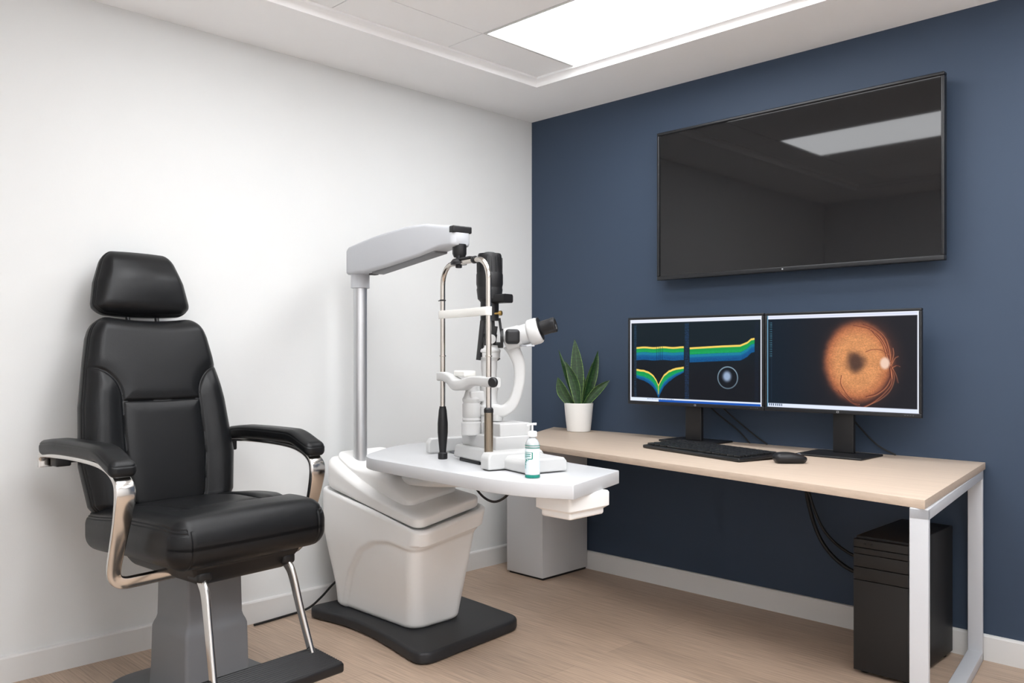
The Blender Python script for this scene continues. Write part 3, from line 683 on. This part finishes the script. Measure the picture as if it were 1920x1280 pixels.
V,F=rbox(.20,.06,.004,.001,m=1,c=(-.235,.14,.004)); MB().add(V,F).build('rail_track',M['gunm'],sl)
V,F=lathe([(.007,-.20),(.007,.20)],16,(-.02,.185,.030),(1,0,0)); MB().add(V,F).build('axle',M['steel'],sl)
# chin rest support column
c=la(884,800,3.14)
V,F=lathe([(.030,.098),(.037,.102),(.037,.145),(.033,.149),(.030,.151),(.0335,.155),(.0335,.16),(.031,.164),(.0335,.168),(.0335,.212),(.030,.218),(.033,.224),(.034,.232),(.028,.242),(.022,.262),(.021,.285),(.027,.296)],36,(c.x,c.y,0)); MB().add(V,F).build('elevation_column',M['plasw'],sl,angle=32)
# microscope column
c2=la(917,760,3.16)
V,F=lathe([(.036,.148),(.036,.17),(.040,.175),(.040,.205),(.034,.212),(.030,.225),(.031,.26),(.034,.265),(.034,.285),(.029,.292),(.028,.33),(.030,.345),(.030,.372),(.0405,.385),(.0405,.402),(.043,.405),(.043,.411),(.038,.417),(.034,.422),(.034,.428),(.021,.430),(.021,.455)],36,(c2.x,c2.y,0)); col=MB().add(V,F).build('microscope_column',M['plasw'],sl,angle=32)
mb=MB(); stepbox(mb,c.x-.012,c2.x+.012,min(c.y,c2.y)-.018,max(c.y,c2.y)+.018,.222,.262,.006); mb.build('column_link',M['plasw'],sl)
V,F=lathe([(.017,0),(.017,.010)],20,(c2.x+.030,c2.y-.01,.452),(1,-.3,0)); MB().add(V,F).build('scale_ring',M['plasw'],sl)
# illumination tower (black)
t0=la(918,600,3.16)
mb=MB(); ill=Vector((t0.x,t0.y,0))
V,F=lathe([(.030,.77-.02),(.041,.768),(.044,.762),(.0445,.755),(.047,.70),(.048,.695),(.0495,.69),(.0495,.655),(.047,.645),(.047,.640),(.0485,.635),(.044,.60),(.036,.592),(.035,.59)][::-1],36,ill); V=V; 
lh=MB().add(V,F).build('lamp_housing',M['plasb'],sl,angle=30)
V,F=lathe([(.020,.766),(.022,.770),(.018,.773)],24,ill); MB().add(V,F).build('lamp_cap',M['bez'],lh)
fins=MB()
for k in range(18):
    a=2*math.pi*k/18; V,F=rbox(.003,.004,.055,.001,m=1,rot=Matrix.Rotation(a,4,'Z'),c=(ill.x+.0465*math.cos(a),ill.y+.0465*math.sin(a),.725)); fins.add(V,F)
fins.build('cooling_fins',M['bez'],lh)
V,F=lathe([(.034,.52),(.034,.60)],30,ill); MB().add(V,F).build('slit_tube',M['plasb'],sl)
e=la(950,553,3.12)
V,F=sweep([(ill.x-.01,ill.y,.600),(e.x+.012,e.y,.600)],rrect(.032,.055,.008,3),up=(0,0,1)); MB().add(V,F).build('filter_slide',M['plasb'],sl)
k_=la(958,590,3.12); V,F=lathe([(.004,0),(.004,.02),(.009,.022),(.009,.032),(.006,.034)],16,(ill.x+.028,ill.y,.545),(1,.9,.1)); MB().add(V,F).build('aperture_knob',M['brass'],sl)
# slender black prism arms below the tube
sp=MB()
def rod(a,b,w,d,r=.003):
    V,F=sweep([a,b],rrect(w,d,r,2),up=(.3,1,0)); sp.add(V,F)
sd=Vector(((RGT@Matrix.Rotation(SR,3,'Z')).x,(RGT@Matrix.Rotation(SR,3,'Z')).y,0))
def il(dx,z): return tuple(Vector((ill.x,ill.y,z))+sd*dx)
rod(il(-.017,.53),il(-.017,.46),.024,.030); rod(il(-.017,.47),il(-.014,.415),.020,.022)
rod(il(.008,.53),il(.012,.43),.018,.022); rod(il(.012,.44),il(.010,.36+.02),.030,.020); rod(il(.022,.50),il(.016,.46),.014,.02)
rod(il(.036,.53),il(.046,.455),.009,.010); rod(il(.020,.47),il(.010,.40),.012,.03); rod(il(-.020,.42),il(-.042,.405),.008,.012); rod(il(.018,.40),il(.035,.375),.012,.010)
rod(il(-.03,.43),il(.05,.43),.02,.022)
for dx,z0_,z1_,w_ in ((.004,.52,.375,.016),(.020,.47,.385,.018),(.030,.44,.395,.012)):
    a_=Vector(il(dx,z0_))+Vector((0,-.035,0)); b_=Vector(il(dx-.004,z1_))+Vector((0,-.048,0)); rod(tuple(a_),tuple(b_),w_,.014)
sp.build('prism_holder',M['plasb'],sl,angle=40)
V,F=lathe([(.006,-.006),(.034,-.005),(.035,0),(.034,.005),(.006,.006)],30,la(941,634,3.09),tuple(sd)); MB().add(V,F).build('tilt_disc',M['plasb'],sl)
# microscope arm (curved) and head
ap=[la(922,768,3.12),la(942,770,3.12),la(958,760,3.12),la(968,740,3.12),la(974,712,3.12),la(973,682,3.12),la(964,658,3.12),la(957,645,3.12)]
def as_(t): return (1.15-.25*math.sin(t*math.pi)+.25*t**3,1)
V,F=sweep(catmull(ap,8),rrect(.042,.044,.010,4),up=tuple(Vector((0,0,1))),scale=as_); MB().add(V,F).build('microscope_arm',M['plasw'],sl,angle=50)
V,F=lathe([(.020,-.012),(.022,0),(.022,.012)],24,(la(932,782,3.12).x,la(932,782,3.12).y,.165),(0,0,1)); MB().add(V,F).build('arm_pivot',M['plasw'],sl)
h0=la(953,636,3.11); h1=la(1031,613,3.075); hx=(h1-h0).normalized(); HL=(h1-h0).length
hs=MB()
V,F=lathe([(.030,-.012),(.041,-.008),(.042,.0),(.040,.045),(.037,.052)],40,h0,hx); hs.add(V,F)
V,F=lathe([(.034,.050),(.037,.052),(.037,.078),(.044,.082),(.0475,.088),(.0480,.112),(.045,.122),(.040,.126)],40,h0,hx); hs.add(V,F)
hd=hs.build('microscope_head',M['plasw'],sl,angle=40)
V,F=lathe([(.040,.118),(.0425,.121),(.0425,.125),(.026,.127),(.0265,.130),(.0265,.165),(.0275,.167),(.0275,.180),(.024,.183),(.018,.181),(.016,.176)],36,h0+Vector((0,0,.004)),hx); MB().add(V,F).build('eyepiece',M['plasb'],sl,angle=35)
q0=la(961,631,3.055); zf=Vector((Minv.to_3x3()@(-FWD))); xf=Vector((zf.y,-zf.x,0))*-1; zf.normalize(); xf.normalize()
V,F=rbox(.052,.054,.030,.013,n=(3,3,1),m=4,c=tuple(q0+zf*.012),rot=Matrix((xf,Vector((0,0,1)),zf)).transposed()); MB().add(V,F).build('magnification_knob',M['plasb'],sl,angle=40)
br=la(988,648,3.07); V,F=rbox(.05,.035,.006,.002,m=1,c=br); MB().add(V,F).build('head_bracket',M['steelw'],sl)
# ------------------------------------------------------------------ sanitiser bottle
sb=thing('sanitiser_bottle','clear pump bottle with teal printed label on the white swing table','bottle',(1.462,-1.537,.7503))
V,F=lathe([(.001,0),(.020,0),(.0232,.003),(.0235,.02),(.0235,.10),(.022,.112),(.016,.123),(.0105,.128),(.0100,.134)],36); MB().add(V,F).build('bottle_body',M['clearp'],sb)
V,F=lathe([(.0238,.012),(.0241,.013),(.0241,.093),(.0238,.094)],36); V=V; MB().add(V,[f for f in F if len(f)==4]).build('label_sleeve',M['gel'],sb)
V,F=lathe([(.0236,.001),(.0243,.002),(.0243,.008),(.0236,.0105)],36); MB().add(V,F).build('base_band',M['teal'],sb)
V,F=lathe([(.0105,.131),(.0145,.132),(.015,.136),(.015,.146),(.013,.149),(.004,.150),(.0028,.151),(.0028,.168)],28); MB().add(V,F).build('pump_collar',M['pump'],sb)
dd=-RGT
V,F=sweep([tuple(Vector((0,0,.172))+dd*-.013),tuple(Vector((0,0,.172))+dd*-.004),tuple(Vector((0,0,.1715))+dd*.006),tuple(Vector((0,0,.167))+dd*.017)],rrect(.008,.013,.0035,3),up=(0,0,1),scale=lambda t:(1-.35*t,1-.4*t)); MB().add(V,F).build('pump_head',M['pump'],sb,angle=60)
fa=math.atan2(-FWD.y,-FWD.x)
def arcstrip(mb,a0,a1,z0,z1,r=.0245,n=14,mi=0,slope=0,th=.0003):
    V=[]
    for rr_ in (r,r+th):
        for i in range(n+1):
            a=fa+R(a0+(a1-a0)*i/n); k=i/n
            V+=[(rr_*math.cos(a),rr_*math.sin(a),z0+slope*k),(rr_*math.cos(a),rr_*math.sin(a),z1+slope*k)]
    m=(n+1)*2; F=[]
    for i in range(n):
        a=2*i; F+=[(a,a+1,a+3,a+2),(m+a,m+a+2,m+a+3,m+a+1),(a,a+2,m+a+2,m+a),(a+1,m+a+1,m+a+3,a+3)]
    F+=[(0,m,m+1,1),(m-2,m-1,2*m-1,2*m-2)]
    mb.add(V,F,mi)
pr=MB()
arcstrip(pr,-75,75,.0965,.0985); arcstrip(pr,-85,85,.1035,.1055)
# label mark: boxed panel with bars and a short tail, dark teal and pale teal
arcstrip(pr,-70,-2,.0820,.0835); arcstrip(pr,-6,2,.063,.083); arcstrip(pr,-62,-14,.0760,.0782); arcstrip(pr,-66,-16,.0690,.0708); arcstrip(pr,-40,0,.0600,.0625,slope=.001)
arcstrip(pr,-74,-66,.064,.079,mi=1); arcstrip(pr,-58,-20,.0725,.0740,mi=1); arcstrip(pr,-70,-45,.0655,.0668,mi=1)
arcstrip(pr,-62,-46,.0560,.0600); arcstrip(pr,-66,-54,.0500,.0545); arcstrip(pr,-72,-62,.030,.050,mi=1); arcstrip(pr,-60,-30,.0530,.0545,mi=1,slope=.004); arcstrip(pr,-68,-60,.041,.046)
pr.build('label_print',[M['teal'],M['tealp']],sb,smooth=False)
# ------------------------------------------------------------------ exam chair
ch=thing('exam_chair','black leather reclining examination chair with headrest and polished metal armrests','chair',(.55,-2.22,0),R(5))
# base
V,F=prism(rrect(.56,.50,.16,8),.0,.026,.008,3); MB().add(V,F).build('base_plate',M['gunm'],ch)
def cf(P,N):
    P=P.copy(); z=P[:,2]+.235; k=1.0-.10*sm(z,.22,.26)-.06*sm(z,.0,.47)+.03*(1-sm(z,0,.1)); P[:,0]*=k; P[:,1]*=k; return P
V,F=rbox(.235,.235,.47,.012,n=(2,2,36),m=3,fn=cf,c=(0.0,0,.245)); MB().add(V,F).build('column',M['greycol'],ch,angle=25)
V,F=rbox(.20,.205,.05,.006,m=2,c=(0.0,0,.455)); MB().add(V,F).build('column_cap',M['plasb'],ch)
# under-seat frame
def uf(P,N): P=P.copy(); k=(P[:,2]/.07+.5); P[:,0]*=.84+.16*k; P[:,1]*=.80+.2*k; return P
V,F=rbox(.50,.40,.075,.02,n=(4,4,4),m=4,fn=uf,c=(.06,0,.4725)); MB().add(V,F).build('seat_frame',M['plasb'],ch,angle=50)
# seat cushion
SW,SD,ST=.575,.665,.150
sp_c=[(-.36,-.165),(-.10,-.165),(.0,-.165),(.06,-.15)]; 
seam1=[(-.33,-.185),(.02,-.150),(.165,-.130)]; seam2=[(a,-b) for a,b in seam1]
seamF=[(.160,-.165),(.172,-.10),(.178,0),(.165,.130),(.152,.18),(.125,.23),(.09,.272)]
seamF2=[(.055,-.155),(.02,-.20),(-.01,-.272)]
def seatf(P,N):
    P=P.copy(); x=P[:,0].copy(); y=P[:,1].copy(); z=P[:,2].copy()
    top=np.clip(N[:,2],0,1)
    X=x; k=x/(SD/2)
    P[:,1]*=1-.03*np.clip(k,0,1)**2-.10*np.clip(-k,0,1)**2
    P[:,2]+=top*(.012*(1-(y/(SW/2))**2)+.010*np.sin(np.clip(k,-1,1)*1.4)) 
    P[:,2]-=.030*np.clip(k-.55,0,1)**2*2.2*(z>0)     # waterfall front
    P[:,0]+=.012*(1-(y/(SW/2))**2)*np.clip(k,0,1)
    P[:,2]-= .022*(1-sm(k,-1,.1))                      # falls away to the rear
    d=np.minimum(np.minimum(segdist(X,y,seam1),segdist(X,y,seam2)),np.minimum(segdist(X,y,seamF),9))
    inside=(1-sm(np.abs(y),.14,.18))*(1-sm(X,.15,.18))
    P[:,2]-=top*(.0065*np.exp(-(d/.0038)**2)+.007*np.exp(-(d/.020)**2)+.004*inside)
    # twin side seam
    for nz in (.50,.64):
        g=np.exp(-((N[:,2]-nz)/.040)**2)*(np.abs(N[:,1])>.25)
        P-=N*(g*.0034)[:,None]
    # front corner seams
    for s_ in (-1,1):
        dd_=np.abs(y-s_*(SW/2-.055)); g=np.exp(-(dd_/.0035)**2)*np.clip(N[:,0],0,1)*(z<.05)
        P-=N*(g*.003)[:,None]
    return P
V,F=rbox(SD,SW,ST,.058,n=(110,96,14),m=26,fn=seatf,c=(.020,0,.577)); MB().add(V,F).build('seat',M['leather'],ch,angle=80)
# backrest
BW,BH,BT=.56,.715,.112
def bend(P,z0=.56):
    z=P[:,2].copy(); x=P[:,0].copy(); th=R(11.5)
    c_=math.cos(th); s_=math.sin(th); P=P.copy(); P[:,0]=x*c_-z*s_; P[:,2]=z*c_+x*s_; return P
def whalf(h): return np.interp(h,[0,.06,.20,.40,.56,.64,.69,.72],[.225,.264,.284,.268,.240,.224,.206,.188])
def backf(P,N):
    P=P.copy(); h=P[:,2]+BH/2; y=P[:,1]; s=y/(BW/2); wh=whalf(h)
    Y=s*wh
    P[:,1]=Y; f=np.clip(N[:,0],0,1)
    z=h
    # dish the top edge slightly, crown the face, lumbar swell
    P[:,2]-= .010*sm(h,.55,.71)*(1-np.clip(np.abs(s)/.75,0,1)**2)
    P[:,0]+= (P[:,0]>.001)*.016*np.clip(1-np.abs(s)**3,0,1)*np.clip(1-np.abs((h-.36)/.36)**3,0,1)
    P[:,0]+= .030*(1-sm(h,0,.5))**2*0
    sw=.54
    Lc=[(1.02*.5,.532)]
    pts=[]
    for i in range(13):
        t=i/12*math.pi/2; pts.append((1.03-(1.03-sw)*math.sin(t),.530-.125*(1-math.cos(t))))
    pts+= [(sw-.005,.30),(sw-.03,.15),(sw-.05,0.0)]
    Pl=[(a*.26,b) for a,b in pts]; Pr=[(-a,b) for a,b in Pl]
    ys=s*.26
    hor=[(-sw*.26,.405),(0,.402),(sw*.26,.405)]
    d=np.minimum(np.minimum(segdist(ys,z,Pl),segdist(ys,z,Pr)),segdist(ys,z,hor))
    P[:,0]-= f*(.007*np.exp(-(d/.0042)**2)+.006*np.exp(-(d/.022)**2))
    # lower centre panel a touch proud, wings proud
    wing=sm(np.abs(ys),.15,.20)*(1-sm(z,.44,.52)); P[:,0]+=f*.010*wing
    for nx in (.25,.42):
        g=np.exp(-((N[:,0]-nx)/.04)**2); P-=N*(g*.0034)[:,None]
    return bend(P)
V,F=rbox(BT,BW,BH,.0555,n=(8,120,170),m=24,fn=backf); V=V+np.array((-.300,0,.926)); MB().add(V,F).build('backrest',M['leather'],ch,angle=80)
# headrest
def hf_(P,N):
    P=P.copy(); z=P[:,2]; h=(z+.12)/.24; w=np.interp(h,[0,.12,.5,1],[.178,.185,.168,.125]); s=P[:,1]/.18
    P[:,1]=s*w; f=np.clip(N[:,0],0,1); P[:,0]+=(P[:,0]>.001)*.026*np.clip(1-np.clip(np.abs(s),0,1)**2.2,0,1)*np.clip(1-np.abs((h-.5)/.5)**2.2,0,1)
    P[:,2]+= -.010*(1-s*s)*(1-sm(h,0,.4)) +.004*(1-s*s)*sm(h,.7,1)
    P[:,0]*= 1-.25*sm(h,.5,1)
    for nx in (.25,.42): g=np.exp(-((N[:,0]-nx)/.045)**2); P-=N*(g*.003)[:,None]
    return bend(P)
V,F=rbox(.092,.36,.235,.0455,n=(6,60,40),m=22,fn=hf_); V=V+np.array((-.425,0,1.405)); MB().add(V,F).build('headrest',M['leather'],ch,angle=80)
for s_ in (-1,1):
    V,F=sweep([(-.385,s_*.055,1.22),(-.415,s_*.055,1.34)],circ(.008,12),up=(0,1,0)); MB().add(V,F).build('headrest_post',M['plasb'],ch)
# armrests
for s_ in (-1,1):
    ya=s_*.348
    def pf(P,N):
        P=P.copy(); x=P[:,0].copy(); k=x/.29; P[:,2]-= .045*sm(k,.45,1.05)+.010*sm(-k,.5,1.05); P[:,2]+= .006*np.cos(k*1.5)
        P[:,1]*=1+.10*sm(k,-.2,.8)-.12*sm(-k,.5,1)
        for nz in (.35,): g=np.exp(-((N[:,2]-nz)/.06)**2); P-=N*(g*.002)[:,None]
        return P
    V,F=rbox(.545,.078,.052,.022,n=(40,6,4),m=8,fn=pf,c=(-.085,ya,.842)); MB().add(V,F).build('arm_pad',M['leather'],ch,angle=80)
    ap_=[(-.375,ya,.768),(-.372,ya,.800),(-.34,ya,.812),(-.15,ya,.818),(.02,ya,.814),(.11,ya,.800),(.168,ya,.772),(.186,ya,.735),(.172,ya,.665),(.140,ya,.575),(.112,ya*.995,.500),(.104,ya*.97,.468),(.104,ya*.90,.452),(.104,ya*.75,.450),(.104,ya*.4,.452)]
    def asf(t): return (1.0+.25*math.exp(-((t-.50)/.09)**2)-.25*sm(t,.55,.85),1+.15*math.exp(-((t-.5)/.1)**2))
    V,F=sweep(catmull(ap_,8),rrect(.050,.017,.006,3),up=(0,1,0),scale=asf); MB().add(V,F).build('arm_frame',M['chrome'],ch,angle=50)
    V,F=rbox(.05,.05,.04,.006,m=2,c=(-.335,s_*.315,.79)); MB().add(V,F).build('arm_hinge',M['plasb'],ch)
    V,F=sweep([(-.335,s_*.20,.79),(-.335,s_*.33,.79)],circ(.012,12),up=(0,0,1)); MB().add(V,F).build('hinge_pin',M['plasb'],ch)
# footrest
for s_ in (-1,1):
    sp_=catmull([(.255,s_*.150,.470),(.285,s_*.155,.445),(.305,s_*.158,.41),(.335,s_*.165,.31),(.385,s_*.178,.155)],8)
    V,F=sweep(sp_,rrect(.036,.016,.006,3),up=(1,0,.3),scale=lambda t:(1.15-.45*t,1.1-.1*t)); MB().add(V,F).build('footrest_strut',M['chrome'],ch,angle=50)
    V,F=rbox(.07,.05,.035,.012,m=3,c=(.262,s_*.152,.468)); MB().add(V,F).build('strut_hinge',M['plasb'],ch)
def ff(P,N):
    P=P.copy(); f=np.clip(N[:,2],0,1); P[:,2]+=f*.0022*np.cos(P[:,0]*2*math.pi/.0115); P[:,2]+=-.10*P[:,0]; return P
V,F=rbox(.165,.42,.034,.010,n=(100,2,1),m=4,fn=ff,c=(.428,0,.150)); MB().add(V,F).build('footrest_plate',M['plasb'],ch,angle=80)
